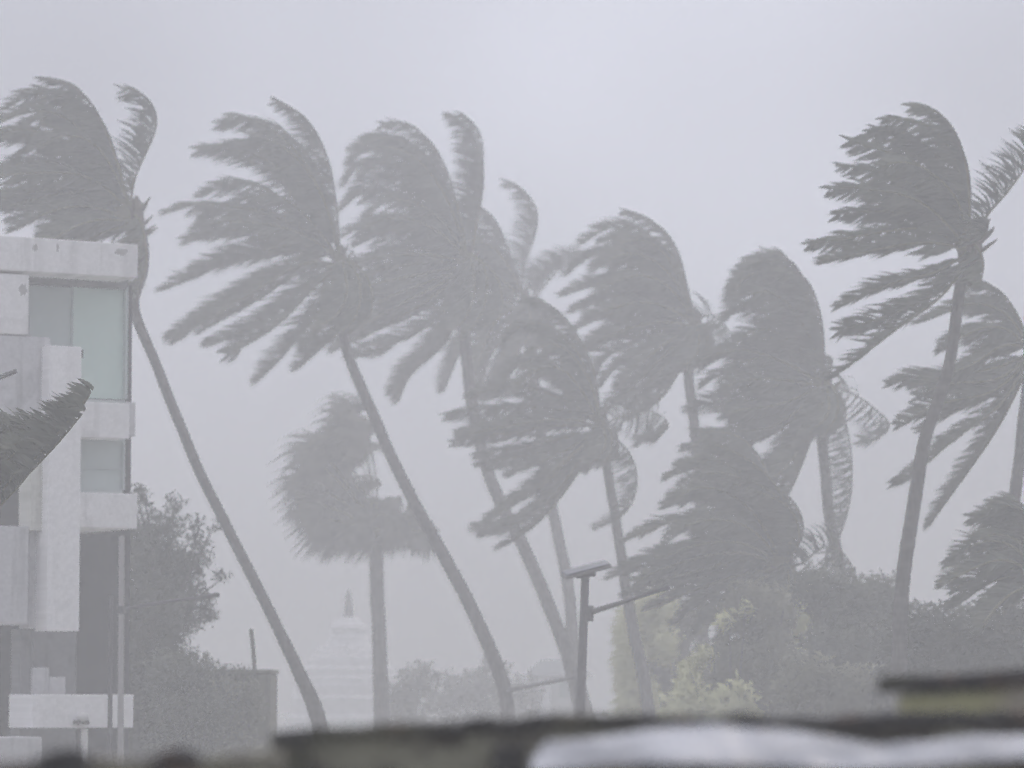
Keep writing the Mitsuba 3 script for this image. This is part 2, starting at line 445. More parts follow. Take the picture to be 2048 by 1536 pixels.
palm('pale palm behind the middle ones, with a lone hooked frond standing up from its top', 128, (1052, 602),
     [(1052, 612), (1068, 760), (1085, 900), (1103, 1010), (1130, 1140), (1145, 1260), (1152, 1350), (1175, 1440)], [24, 25, 28, 36],
     [[(1050, 600), (1022, 510), (990, 440), (950, 410), (890, 420)], [(1050, 600), (1005, 520), (950, 480), (890, 490), (840, 520)],
      [(1050, 605), (990, 560), (930, 560), (870, 590), (830, 620)], [(1050, 610), (990, 620), (940, 670), (910, 730), (890, 780)],
      [(1052, 615), (1010, 670), (975, 730), (960, 790), (945, 810)], [(1055, 620), (1040, 700), (1010, 770), (975, 800)]],
     14, fill=12, leaf=0.92, cover=0.90, hang=[[(1045, 590), (1050, 530), (1075, 450), (1062, 395), (1015, 365)], [(1065, 590), (1095, 550), (1130, 520), (1160, 500)], [(1068, 600), (1100, 560), (1140, 525), (1170, 515)]])

palm('palm above the solar lamp post whose lowest fronds sweep down left across the trunks', 104, (1205, 850),
     [(1205, 860), (1213, 920), (1228, 1020), (1243, 1110), (1255, 1200), (1275, 1300), (1294, 1400)], [20, 24, 30],
     [[(1200, 845), (1190, 750), (1150, 660), (1100, 610), (1050, 595)], [(1200, 845), (1165, 740), (1110, 670), (1050, 650), (1010, 690)],
      [(1198, 848), (1140, 760), (1080, 720), (1030, 740), (1000, 780)], [(1198, 850), (1130, 820), (1050, 815), (960, 820), (895, 830)],
      [(1198, 855), (1130, 850), (1050, 860), (980, 872), (905, 885)], [(1198, 860), (1130, 890), (1060, 910), (1000, 920), (960, 930)],
      [(1200, 862), (1130, 920), (1070, 975), (1030, 1000), (1000, 1030)], [(1200, 862), (1150, 930), (1100, 1000), (1040, 1040), (950, 1050)],
      [(1202, 865), (1160, 940), (1110, 1010), (1060, 1060), (1000, 1095)]],
     15, fill=12, leaf=0.80, cover=0.55, hang=[[(1215, 845), (1270, 825), (1320, 830), (1338, 850), (1310, 872), (1275, 880)], [(1220, 870), (1258, 905), (1274, 960), (1262, 1010), (1225, 1045), (1195, 1055)]])

palm('domed palm right of centre, its straight trunk dropping behind lower fronds', 110, (1392, 650),
     [(1392, 660), (1378, 735), (1385, 820), (1398, 950), (1402, 1080), (1405, 1250), (1410, 1400)], [24, 24, 26, 30],
     [[(1390, 640), (1372, 560), (1345, 480), (1300, 440), (1252, 422)], [(1388, 640), (1350, 540), (1300, 470), (1230, 455), (1170, 485)],
      [(1388, 642), (1340, 560), (1270, 510), (1200, 505), (1140, 545)], [(1388, 645), (1330, 590), (1260, 560), (1190, 570), (1130, 590)],
      [(1388, 650), (1320, 620), (1250, 620), (1190, 640), (1150, 660)], [(1388, 655), (1320, 660), (1260, 690), (1210, 720), (1190, 770)],
      [(1388, 660), (1330, 710), (1280, 760), (1240, 800), (1200, 830)], [(1390, 665), (1360, 740), (1320, 800), (1260, 840)]],
     16, fill=18, leaf=0.92, cover=0.60, hang=[[(1395, 645), (1418, 630), (1442, 640), (1462, 665)], [(1400, 655), (1430, 680), (1455, 690)]])

palm('palm with one frond flung out right and a long frond hanging beside its trunk', 99, (1650, 772),
     [(1650, 782), (1645, 880), (1652, 960), (1660, 1040), (1672, 1100), (1690, 1200), (1700, 1300)], [24, 26, 34],
     [[(1645, 760), (1642, 680), (1622, 590), (1580, 520), (1535, 503)], [(1645, 755), (1632, 650), (1595, 560), (1545, 515), (1488, 528)], [(1645, 758), (1612, 630), (1560, 560), (1505, 545), (1462, 600)], [(1645, 760), (1625, 660), (1580, 580), (1530, 540), (1480, 545)],
      [(1643, 762), (1600, 680), (1540, 620), (1490, 610), (1455, 640)], [(1643, 765), (1590, 720), (1520, 680), (1460, 690), (1425, 705)],
      [(1643, 768), (1580, 750), (1510, 740), (1440, 750), (1410, 770)], [(1643, 772), (1570, 790), (1490, 800), (1420, 805), (1385, 820)],
      [(1643, 775), (1580, 820), (1510, 855), (1450, 865), (1390, 862)], [(1645, 780), (1610, 850), (1570, 920), (1530, 950), (1480, 960)],
      [(1645, 780), (1625, 870), (1600, 940), (1570, 1000), (1530, 1040)]],
     17, fill=22, leaf=0.90, cover=0.70, hang=[[(1655, 765), (1662, 745), (1666, 718)], [(1660, 770), (1710, 790), (1758, 825), (1782, 860), (1765, 872), (1725, 878)],
                        [(1665, 790), (1692, 850), (1704, 940), (1697, 1020), (1675, 1085)]])

palm('short dense palm whose crown bulges above the yellowish bushes, below the flung-out fronds', 90, (1572, 1135),
     [(1568, 1145), (1563, 1200), (1556, 1280), (1550, 1350)], [24, 26],
     [[(1572, 1130), (1602, 1080), (1605, 1040), (1575, 990), (1500, 950)], [(1568, 1130), (1585, 1050), (1550, 970), (1490, 915), (1420, 885)],
      [(1565, 1130), (1550, 1020), (1490, 950), (1420, 920), (1370, 930)], [(1565, 1130), (1510, 1030), (1440, 980), (1380, 980), (1340, 1010)],
      [(1562, 1132), (1490, 1060), (1420, 1040), (1340, 1045), (1255, 1080)], [(1560, 1135), (1480, 1090), (1390, 1090), (1300, 1115), (1215, 1160)],
      [(1560, 1138), (1480, 1120), (1400, 1140), (1320, 1160), (1250, 1190)], [(1560, 1140), (1480, 1150), (1390, 1180), (1300, 1215)], [(1560, 1140), (1500, 1160), (1440, 1200), (1400, 1260)],
      [(1562, 1142), (1520, 1190), (1480, 1250), (1440, 1300)]],
     18, fill=20, leaf=0.76, cover=0.50, hang=[[(1578, 1135), (1600, 1130), (1650, 1095), (1690, 1110), (1712, 1150)]])

palm('grey palm behind the short dense palm, its ragged fronds showing above that crown', 98, (1545, 985),
     [(1545, 1000), (1543, 1080), (1546, 1200), (1550, 1350)], [24, 26],
     [[(1542, 980), (1520, 915), (1470, 870), (1415, 862)], [(1542, 982), (1490, 920), (1430, 890), (1365, 895)], [(1540, 985), (1470, 950), (1400, 935), (1338, 955)],
      [(1540, 990), (1470, 990), (1400, 985), (1328, 1010)], [(1540, 995), (1470, 1025), (1400, 1045), (1335, 1085)], [(1540, 1000), (1480, 1070), (1420, 1110), (1350, 1150)], [(1542, 1005), (1500, 1090), (1450, 1150), (1390, 1200)]],
     24, fill=7, leaf=0.72, cover=0.6, spread=1.6)

palm('darkest tall palm at the right with clearly separate fronds and curved dark trunk', 72, (1940, 490),
     [(1938, 505), (1920, 580), (1904, 700), (1880, 790), (1850, 880), (1835, 960), (1818, 1070), (1804, 1180), (1799, 1300), (1798, 1420)], [28, 27, 28, 32, 34, 38],
     [[(1937, 480), (1938, 390), (1922, 290), (1880, 228), (1825, 213)], [(1935, 485), (1928, 390), (1895, 290), (1840, 245), (1770, 238)],
      [(1935, 490), (1910, 380), (1850, 310), (1780, 270), (1720, 285)], [(1933, 490), (1890, 375), (1820, 320), (1760, 300), (1700, 282)],
      [(1933, 495), (1860, 395), (1780, 350), (1688, 332)], [(1933, 497), (1850, 420), (1760, 378), (1662, 378)],
      [(1933, 500), (1860, 460), (1760, 465), (1620, 488)], [(1933, 505), (1870, 545), (1790, 565), (1680, 612)],
      [(1933, 510), (1880, 580), (1800, 622), (1680, 660)]],
     19, fill=7, leaf=0.72, spread=1.6, sheath=0.22, hang=[[(1955, 470), (1975, 430), (2010, 390), (2060, 320), (2110, 240)], [(1950, 490), (1966, 520), (1962, 565)], [(1950, 480), (1972, 465), (1978, 440)],
                                    [(1935, 520), (1885, 590), (1812, 645), (1740, 700), (1672, 752)]])

palm('palm cut off by the right edge, its drooping fronds reaching behind the dark curved trunk', 80, (2066, 700),
     [(2066, 715), (2046, 850), (2036, 940), (2028, 1010), (2022, 1120), (2020, 1300)], [28, 28, 30],
     [[(2060, 690), (2030, 620), (1985, 572), (1940, 570)], [(2060, 695), (2000, 620), (1930, 610), (1880, 630), (1838, 645)],
      [(2060, 700), (1990, 660), (1930, 670), (1885, 700)], [(2062, 700), (2010, 690), (1960, 720), (1900, 745)],
      [(2060, 705), (1990, 750), (1920, 752), (1850, 750), (1785, 768)],
      [(2060, 710), (1990, 780), (1910, 800), (1850, 820), (1800, 850)], [(2060, 715), (1990, 820), (1920, 870), (1850, 930), (1788, 965)],
      [(2062, 720), (2010, 830), (1960, 910), (1910, 980), (1860, 1050)]],
     20, fill=6, leaf=0.70, spread=1.6)

palm('low palm at the lower right edge, its stiff fronds fanning out over the dark bushes', 70, (2092, 1160),
     [(2092, 1175), (2098, 1300), (2100, 1420)], [36, 40],
     [[(2085, 1145), (2070, 1060), (2040, 1005), (1985, 1005)], [(2085, 1150), (2050, 1070), (2000, 1035), (1945, 1035)],
      [(2085, 1155), (2020, 1090), (1960, 1085), (1915, 1110)], [(2085, 1160), (2010, 1120), (1940, 1140), (1888, 1168)],
      [(2085, 1165), (2010, 1155), (1950, 1185), (1905, 1212)], [(2085, 1170), (2030, 1185), (1990, 1220), (1965, 1260)]],
     21, fill=6, leaf=0.64, spread=1.4)

palm('near dark palm at the left edge, its fronds reaching up across the white building', 50, (-130, 1130),
     [(-130, 1140), (-145, 1300), (-150, 1450)], [48, 54],
     [[(-130, 1120), (-110, 980), (-80, 900), (-40, 850)], [(-130, 1120), (-80, 980), (-30, 900), (20, 850)], [(-130, 1120), (-60, 1000), (0, 915), (70, 842)],
      [(-130, 1128), (-50, 1030), (25, 945), (105, 858)], [(-130, 1130), (-45, 1040), (35, 955), (110, 872), (155, 822), (180, 785)],
      [(-130, 1130), (-40, 1045), (40, 960), (112, 880), (165, 815), (187, 778)], [(-130, 1135), (-50, 1055), (20, 990), (60, 945)]],
     22, fill=16, spread=0.7, leaf=0.75, droop=-0.05)

# ------------------------------------------------------------------ fan palm
rng = np.random.default_rng(5)
fan = thing('fan_palm', 'pale upright fan palm with rounded crown standing alone over the white stupa', 'palm tree')
FY = 122
obj('trunk', trunk_mesh([(752, 1085), (754, 1180), (759, 1300), (764, 1440)], [33, 33, 34, 38], FY, rng), 'palm_bark', fan, smooth=50)
hubs = [(738, 872), (722, 890), (700, 862), (690, 905), (668, 895), (705, 940), (672, 950), (650, 935), (690, 985), (655, 985), (645, 1010), (690, 1025), (660, 1040), (705, 1050),
        (735, 1040), (720, 1062), (745, 1055), (715, 830), (742, 905), (632, 970), (712, 1000), (690, 1055), (752, 1035), (735, 985), (640, 900),
        (790, 1010), (775, 1030), (812, 1022), (832, 1045), (800, 1045), (768, 1000), (785, 1055), (760, 1060), (840, 1062)]
c0 = at(752, 1075, FY)
for hx, hy in hubs:
    p1 = at(hx, hy, FY + rng.uniform(-1.6, 1.6))
    mid = (c0 + p1) / 2 + np.array([0.12, 0, 0.12])
    out = unit(p1 - c0)
    ax = unit(out * 0.55 + WIND * 0.55 + np.array([0, 0, -0.12])) if hx < 765 else unit(out * 0.6 + GRAV * 0.75)
    nrm = unit(np.array([rng.normal(0, 0.4), -1, rng.normal(0.2, 0.4)]))
    lat = unit(np.cross(ax, nrm))
    m = 36
    th = np.linspace(-1.75, 1.75, m)
    d0 = np.cos(th)[:, None] * ax + np.sin(th)[:, None] * lat
    ln = (0.72 if hx > 765 else 1.0) * rng.uniform(1.15, 1.75) * (0.75 + 0.25 * np.cos(th)) * rng.uniform(0.7, 1.15, m)
    P = [np.repeat(p1[None], m, 0)]
    for u in (0.0, 0.45, 0.9):
        P.append(P[-1] + unit(d0 * (1 - u * 0.65) + u * (WIND * (0.55 if hx < 765 else 0.1) + GRAV * 0.7)) * (ln / 3)[:, None])
    P = np.stack(P, 1)
    wd = unit(np.cross(d0, nrm))
    lv = ribbons(P, wd, 0.12 * np.array([0.35, 1.0, 0.8, 0.0])[None] * np.ones((m, 1)))
    k = obj('fan_leaf', trimesh.Trimesh(*lv, process=False), 'fan_leaf', fan)
    scene[k + '__stalk'] = mikit.ply(tube(spline([c0, mid, p1], 6), 0.026, 5), 'midrib_leaf')


# ------------------------------------------------------------------ broad-leaved trees and bushes
def leafy(name, label, catg, Y, blobs, mat, seed, leaf=0.16, aspect=0.45, per=900, stem=None, wind=0.5, group=None, depth=1.0, limbs=True):
    """Blobs (px, py, rx, ry in photo pixels, density). Leaves spread through each blob; limbs run from the stem's foot into the blobs."""
    rng = np.random.default_rng(seed)
    t = thing(name, label, catg, group)
    s = Y / F_PX
    if not limbs:                                                          # a bush is leafy down to the ground
        foot_row, low = 1400 + EYE[2] / s, max(b[1] + b[3] * 0.6 for b in blobs)
        x0, x1 = min(b[0] - b[2] * 0.6 for b in blobs), max(b[0] + b[2] * 0.6 for b in blobs)
        blobs = list(blobs) + [(x, y, 62, 75, 0.6) for y in np.arange(low + 40, foot_row, 95) for x in np.arange(x0 + 30, max(x1, x0 + 40), 85)]
    C, N = [], []
    for (px, py, rx, ry, dn) in blobs:
        c = at(px, py, Y) + np.array([0, rng.uniform(-0.4, 0.4) * depth, 0])
        n = int(per * dn * (rx * s) * (ry * s))
        v = unit(rng.normal(0, 1, (n, 3))) * rng.random((n, 1)) ** 0.45
        lumps = 0.72 + 0.55 * meshkit.noise(v * 2.6 + seed, seed)
        v = v * lumps[:, None]
        N.append(v)
        C.append(c + v * np.array([rx * s, min(max(rx, ry) * s, 2.2) * depth, ry * s]))
    P0, N = np.concatenate(C), np.concatenate(N)
    N = N[P0[:, 2] > 0.05]
    P0 = P0[P0[:, 2] > 0.05]
    m = len(P0)
    d = unit(rng.normal(0, 0.8, (m, 3)) + WIND * wind + np.array([0, 0, 0.1]))
    ln = leaf * rng.uniform(0.6, 1.3, m)
    P = np.stack([P0, P0 + d * ln[:, None] * 0.5, P0 + d * ln[:, None] + GRAV * ln[:, None] * 0.15], 1)
    nr = unit(rng.normal(0, 1, (m, 3)))
    wd = unit(np.cross(d, nr))
    v, f = ribbons(P, wd, (ln * aspect)[:, None] * np.array([0.25, 1.0, 0.0])[None])
    foot = stem if stem else (np.mean([b[0] for b in blobs]), None)
    zf = np.array([at(foot[0], 1400, Y)[0], Y, -0.1])
    ms = []
    wsum = sum(b[2] * b[3] * b[4] for b in blobs)
    fork = at(sum(b[0] * b[2] * b[3] * b[4] for b in blobs) / wsum, sum(b[1] * b[2] * b[3] * b[4] for b in blobs) / wsum, Y)
    ms.append(tube(spline([zf, (zf + fork) / 2 + np.array([0.05, 0, 0]), fork], 8), np.linspace(0.14, 0.10, 8), 8))
    for (px, py, rx, ry, dn) in blobs:
        for q in range(2 if limbs else 1):
            e = at(px + rng.uniform(-0.5, 0.5) * rx, py + rng.uniform(-0.7, 0.3) * ry, Y) + np.array([0, rng.uniform(-0.4, 0.4), 0])
            mid = fork * 0.5 + e * 0.5 + np.array([0.15, 0, 0.1])
            ms.append(tube(spline([fork, mid, e], 8), np.linspace(0.045, 0.008, 8), 5))
    obj('trunk', cat(ms), 'palm_bark', t)
    nn = unit(unit(N) + 0.35 * nr + np.array([0, -0.25, 0.15]))                # leaves of a clump turn outward together
    per_leaf = len(v) // m
    scene[t + '__crown'] = {'type': 'ply', 'filename': meshkit.write_ply((v, f), normals=np.repeat(nn, per_leaf, 0)), 'face_normals': False, 'bsdf': {'type': 'ref', 'id': mat}}
    return t


leafy('leafy_tree', 'dark broad-leaved tree with twiggy windblown top beside the white building', 'tree', 80,
      [(300, 1180, 78, 130, 1.2), (285, 1290, 70, 100, 1.2), (345, 1150, 65, 70, 1.0), (330, 1240, 55, 90, 1.1), (375, 1220, 45, 50, 0.6), (270, 1100, 40, 55, 1.0), (300, 1060, 55, 50, 0.34),
       (345, 1055, 45, 40, 0.3), (400, 1110, 35, 45, 0.28), (410, 1200, 25, 25, 0.35), (290, 1000, 18, 30, 0.2), (265, 990, 22, 25, 0.2), (280, 985, 14, 20, 0.25), (350, 1005, 26, 26, 0.22), (395, 1055, 22, 32, 0.25), (445, 1150, 20, 14, 0.35), (425, 1230, 18, 22, 0.3), (435, 1050, 12, 18, 0.2),
       (260, 1400, 60, 100, 1.2), (275, 1490, 60, 60, 1.2), (320, 1340, 70, 70, 1.1)],
      'tree_leaf', 31, leaf=0.12, per=5200, stem=(300, 0), wind=0.4)
leafy('bush', 'dark bush with ragged top growing over the old stained wall, left of the leaning trunk', 'bush', 79,
      [(380, 1335, 42, 40, 1.0), (410, 1345, 24, 45, 0.8), (440, 1345, 22, 22, 0.6), (485, 1345, 26, 18, 0.6), (340, 1345, 50, 45, 1.0)],
      'bush_leaf', 32, leaf=0.11, per=4200, wind=0.4, limbs=False)

leafy('hedge', 'olive green creeper covering the front of the old stained wall, left of the leaning trunk', 'hedge', 80.0,
      [(330, 1400, 60, 60, 1.0), (400, 1395, 60, 60, 1.0), (460, 1405, 50, 58, 1.0), (505, 1410, 26, 55, 0.7), (350, 1470, 70, 50, 1.0), (440, 1470, 70, 50, 1.0)],
      'olive_leaf', 33, leaf=0.11, per=3600, wind=0.4, limbs=False, depth=0.25)
bush_specs = [
    ('pale yellowish bush at the left end of the greenery, right of the solar lamp post', [(1272, 1330, 30, 85, 1.2), (1295, 1250, 45, 55, 0.9), (1325, 1215, 36, 44, 0.6), (1288, 1400, 38, 55, 1.2), (1262, 1270, 18, 45, 0.8), (1335, 1290, 32, 45, 0.4)], 'yellow_leaf', 106.5, 0.42, 0.13),
    ('olive green bush behind the bent trunk, between the two pale yellowish clumps', [(1345, 1290, 55, 70, 1.0), (1370, 1240, 60, 50, 0.9), (1330, 1370, 50, 60, 1.0), (1300, 1410, 45, 40, 0.9), (1400, 1380, 60, 60, 0.9)], 'olive_leaf', 107.5, 0.15, 0.45),
    ('pale yellowish clump slanting up across the middle of the greenery', [(1385, 1345, 28, 30, 0.5), (1412, 1312, 22, 22, 0.6), (1370, 1378, 22, 22, 0.4), (1450, 1240, 20, 16, 0.3), (1495, 1218, 18, 16, 0.35)], 'yellow_leaf', 86.5, 0.22, 0.3),
    ('grey green bush under the short dense palm', [(1480, 1340, 70, 80, 1.0), (1500, 1220, 60, 60, 1.0), (1550, 1230, 50, 60, 1.0), (1540, 1320, 60, 90, 1.0), (1450, 1400, 70, 50, 1.0), (1560, 1400, 80, 60, 1.0)], 'olive_leaf', 87.5, 0.14, 0.5),
    ('yellow tinted bush right of the short palm trunk', [(1600, 1230, 42, 52, 0.8), (1575, 1280, 28, 50, 0.8), (1625, 1195, 26, 26, 0.7)], 'yellow_leaf', 92, 0.24, 0.3),
    ('tall dark bush with a humped top left of the dark curved trunk', [(1720, 1220, 70, 75, 1.1), (1770, 1210, 45, 60, 1.1), (1680, 1240, 60, 80, 1.0), (1640, 1180, 55, 55, 0.8), (1700, 1320, 110, 90, 1.2), (1650, 1390, 80, 60, 1.0)], 'bush_leaf', 84, 0.14, 0.5),
    ('dark flat-topped bush between the curved trunk and the right edge', [(1840, 1290, 75, 85, 1.2), (1900, 1300, 80, 90, 1.2), (1970, 1310, 80, 100, 1.2), (2040, 1310, 70, 110, 1.2), (1860, 1370, 110, 70, 1.2)], 'tree_leaf', 73, 0.13, 0.5),
    ('grey green low bush in front of the dark humped bush', [(1620, 1370, 70, 60, 1.0), (1700, 1390, 80, 55, 1.0), (1780, 1385, 70, 55, 1.0)], 'olive_leaf', 80, 0.13, 0.5),
]
for i, (lab, blobs, mat, Y, ls, asp) in enumerate(bush_specs):
    leafy('bush', lab, 'bush', Y, blobs, mat, 40 + i, leaf=ls, aspect=asp, per=(3600 if 'yellow' in lab else 5200), wind=(1.4 if 'left end' in lab else 0.7), group='bushes at the foot of the palms', limbs=False)

far_specs = [
    ('faint far bush right of the fan palm trunk', [(825, 1380, 40, 55, 1.0), (850, 1355, 28, 30, 0.8), (800, 1400, 24, 50, 1.0)], 140),
    ('faint far bush behind the long slanting trunk, in the haze', [(905, 1390, 60, 50, 1.0), (960, 1380, 45, 50, 0.9), (985, 1350, 28, 50, 0.6)], 155),
    ('faint far bush left of the pale small house', [(1045, 1400, 50, 45, 0.9), (1010, 1385, 40, 45, 0.8)], 165),
]
for i, (lab, blobs, Y) in enumerate(far_specs):
    leafy('bush', lab, 'bush', Y, blobs, 'far_leaf', 60 + i, leaf=0.4, aspect=0.4, per=320, wind=0.5, group='faint bushes far off in the haze', limbs=False)

# ------------------------------------------------------------------ white building
ALPHA = math.radians(31)
BY = 68.0
B0 = at(275, 1000, BY)
UD = np.array([math.cos(ALPHA), math.sin(ALPHA), 0])
WD = np.array([-math.sin(ALPHA), math.cos(ALPHA), 0])                    # into the building


def on_front(px, py, w):
    """(u, z) of the facade, w metres behind its front plane, at a point read off the photograph."""
    d = at(px, py, 1.0) - EYE
    k = ((B0 - EYE) @ WD + w) / (d @ WD)
    p = EYE + d * k
    return (p - B0) @ UD, p[2]


BM = np.eye(4)
BM[:3, 0], BM[:3, 1], BM[:3, 3] = UD, WD, [B0[0], B0[1], 0]


def panel(x0, x1, y0, y1, w, th, bevel=0.012, zmin=None):
    xm, ym = (max(x0, -60) + x1) / 2, (y0 + y1) / 2
    u0, u1 = on_front(x0, ym, w)[0], on_front(x1, ym, w)[0]
    z1, z0 = on_front(xm, y0, w)[1], on_front(xm, y1, w)[1]
    if zmin is not None:
        z0 = zmin
    m = box(u0, u1, w, w + th, z0, z1, bevel)
    m.apply_transform(BM)
    return m


b = thing('house', 'white modern three-storey building with flat roof band and greenish glazing, rain stained', 'building')
obj('parapet', panel(-120, 276, 478, 546, 0.0, 2.6), 'white_plaster', b)
obj('wall', panel(-120, 58, 546.5, 667, 0.03, 2.4), 'white_plaster', b)
obj('wall', panel(-120, 100, 671, 832, 0.06, 0.7), 'grey_plaster', b)
obj('ledge', panel(-120, 62, 667.2, 670.8, 0.16, 0.6, 0), 'stain', b)  # recessed strip between the walls, its grey stands for shade in the gap
obj('soffit_shade', panel(58.5, 256, 546.6, 572, 0.80, 0.3, 0.01), 'dim_plaster', b)  # dim strip over the glass top, painting in the shade below the roof band
win = obj('window', cat([panel(250.5, 256, 572.2, 797, 0.86, 0.14, 0), panel(58.5, 250.3, 797.2, 804, 0.86, 0.14, 0), panel(58.5, 62, 572.2, 797, 0.86, 0.14, 0), panel(143.5, 146, 572.2, 797, 0.90, 0.06, 0)]), 'window_frame_paint', b)
scene[win + '__pane'] = mikit.ply(panel(62.1, 143.4, 572.3, 796.9, 0.95, 0.03, 0), 'grey_glass')
scene[win + '__pane_001'] = mikit.ply(panel(146.1, 250.4, 572.3, 796.9, 0.95, 0.03, 0), 'green_glass')
obj('pillar', panel(96, 161, 692, 1262, -0.25, 0.5), 'bright_plaster', b)
obj('pipe', bar(BM[:3, :3] @ np.array([on_front(163, 700, 0.1)[0], 0.1, on_front(163, 700, 0.1)[1]]) + BM[:3, 3], BM[:3, :3] @ np.array([on_front(163, 716, 0.1)[0], 0.1, on_front(163, 716, 0.1)[1]]) + BM[:3, 3], 0.035), 'black_metal', b)
obj('slab', panel(161.5, 259, 805, 876, -0.1, 1.7), 'white_plaster', b)
obj('slab_end', panel(250, 271, 804, 873, 0.75, 0.8), 'grey_plaster', b)
win = obj('window', cat([panel(161.5, 250, 876.5, 882, 0.42, 0.12, 0), panel(246, 250, 882.2, 980, 0.42, 0.12, 0), panel(161.5, 245.8, 980.2, 985.5, 0.42, 0.12, 0), panel(161.5, 165, 882.2, 980, 0.42, 0.12, 0), panel(165.2, 245.8, 936, 938.5, 0.44, 0.08, 0)]), 'window_frame_paint', b)
scene[win + '__pane'] = mikit.ply(panel(165.3, 245.7, 882.3, 935.9, 0.49, 0.03, 0), 'grey_glass')
scene[win + '__pane_001'] = mikit.ply(panel(165.3, 245.7, 938.6, 980, 0.49, 0.03, 0), 'grey_glass')
obj('slab', panel(150, 275, 986, 1056, -0.12, 2.2), 'white_plaster', b)
obj('pillar', panel(61, 95.5, 870, 1061, 0.0, 0.5), 'cream_plaster', b)
obj('wall', panel(-120, 57, 1051, 1249, 0.02, 0.5), 'grey_plaster', b)
obj('wall', panel(57.3, 95.6, 1061.5, 1257, 0.22, 0.4), 'grey_plaster', b)
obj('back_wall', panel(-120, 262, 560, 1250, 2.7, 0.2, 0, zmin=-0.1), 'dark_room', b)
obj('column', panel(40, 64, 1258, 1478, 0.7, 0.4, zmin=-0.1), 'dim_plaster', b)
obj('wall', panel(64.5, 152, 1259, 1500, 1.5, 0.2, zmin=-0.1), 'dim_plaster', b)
for k, (x0, x1, y0) in enumerate([(66, 98, 1335), (98.4, 131, 1354)]):
    obj('step', panel(x0, x1, y0, 1400, 0.6, 0.6, 0.01), 'grey_plaster', b)
obj('balcony', panel(65, 267, 1389, 1456, -0.7, 1.0), 'bright_plaster', b)
lw = -0.85
u, z = on_front(165, 1437, lw)
lampm = trimesh.creation.icosphere(2, 0.11)
lampm.apply_scale((1, 0.8, 0.7))
lampm.apply_translation((u, lw, z + 0.02))
feet = [box(u + s * 0.08 - 0.035, u + s * 0.08 + 0.035, lw - 0.05, lw + 0.14, z - 0.10, z - 0.03, 0.01) for s in (-1, 1)]
lampm.apply_transform(BM)
fm = cat(feet)
fm.apply_transform(BM)
wl = obj('wall_lamp', lampm, 'lamp_plastic', b, smooth=True)
scene[wl + '__bracket'] = mikit.ply(fm, 'dark_metal')
obj('ledge', panel(-120, 84, 1474, 1525, -1.2, 0.9, zmin=-0.1), 'grey_plaster', b)
obj('post', panel(166, 176, 1457, 1530, -0.6, 0.1, zmin=-0.1), 'white_plaster', b)
# rain stains with a shape of their own, thin raised mould patches on the plaster
def stain(px, py, rx, ry, w):
    r = np.random.default_rng(int(px))
    u, z = on_front(px, py, w)
    s = BY / F_PX
    a = np.linspace(0, 2 * np.pi, 22, endpoint=False)
    rad = 0.7 + 0.5 * r.random(22)
    v = np.stack([u + np.cos(a) * rx * s * rad * 1.1, 0 * a + w - 0.004, z + np.sin(a) * ry * s * rad], 1)
    v = np.vstack([v, [[u, w - 0.004, z]]])
    f = np.array([[i, (i + 1) % 22, 22] for i in range(22)])
    m = trimesh.Trimesh(v, f, process=False)
    m.apply_transform(BM)
    return m


for (px, py, rx, ry, w) in [(70, 496, 6, 8, 0.0), (115, 495, 3, 9, 0.0), (243, 504, 13, 7, 0.0), (46, 580, 8, 12, 0.03), (78, 1195, 4, 8, 0.22)]:
    obj('mould_patch', stain(px, py, rx, ry, w), 'stain', b)

cb = thing('cable', 'thin slack cable crossing the grey upper wall of the white building', 'cable')
obj('wire', tube(spline([at(-30, 752, 74), at(5, 722, 74), at(30, 695, 74), at(44, 674, 74.6)], 12), 0.014, 5), 'pole_metal', cb)
br = thing('metal_bar', 'short dark metal bar sticking out at the left edge before the grey wall', 'bar')
obj('rod', bar(at(-80, 786, 62), at(33, 742, 62), 0.036), 'black_metal', br)
obj('stand', bar(at(-80, 786, 62), np.array([at(-80, 786, 62)[0], 62, -0.1]), 0.05), 'black_metal', br)

# ------------------------------------------------------------------ old wall with pipe, left
OY = 80.5
ow = thing('old_wall', 'olive stained block of old wall in front of the stupa, left of the leaning trunk', 'wall')
m = box(at(232, 1340, OY)[0], at(541, 1340, OY)[0], OY, OY + 2.4, -0.1, at(400, 1347, OY)[2], 0.03)
obj('body', m, 'old_wall', ow)
obj('cap', box(at(230, 1340, OY)[0], at(544, 1340, OY)[0], OY - 0.06, OY + 2.46, at(400, 1346.5, OY)[2], at(400, 1339, OY)[2], 0.01), 'old_wall', ow)
pp = thing('pipe', 'thin upright pipe standing on the corner of the olive stained wall', 'pipe')
p0, p1, p2 = at(509, 1345, OY + 0.5), at(507, 1305, OY + 0.5), at(502, 1258, OY + 0.5)
obj('tube', tube(spline([p0, p1, p2], 8), 0.045, 8), 'old_wall', pp)

# ------------------------------------------------------------------ lamp posts
def rot_box(center, ex, roll, yaw=0.0, pitch=0.0, bevel=0.01):
    m = box(-ex[0] / 2, ex[0] / 2, -ex[1] / 2, ex[1] / 2, -ex[2] / 2, ex[2] / 2, bevel)
    m.apply_transform(trimesh.transformations.euler_matrix(pitch, -roll, yaw))
    m.apply_translation(center)
    return m


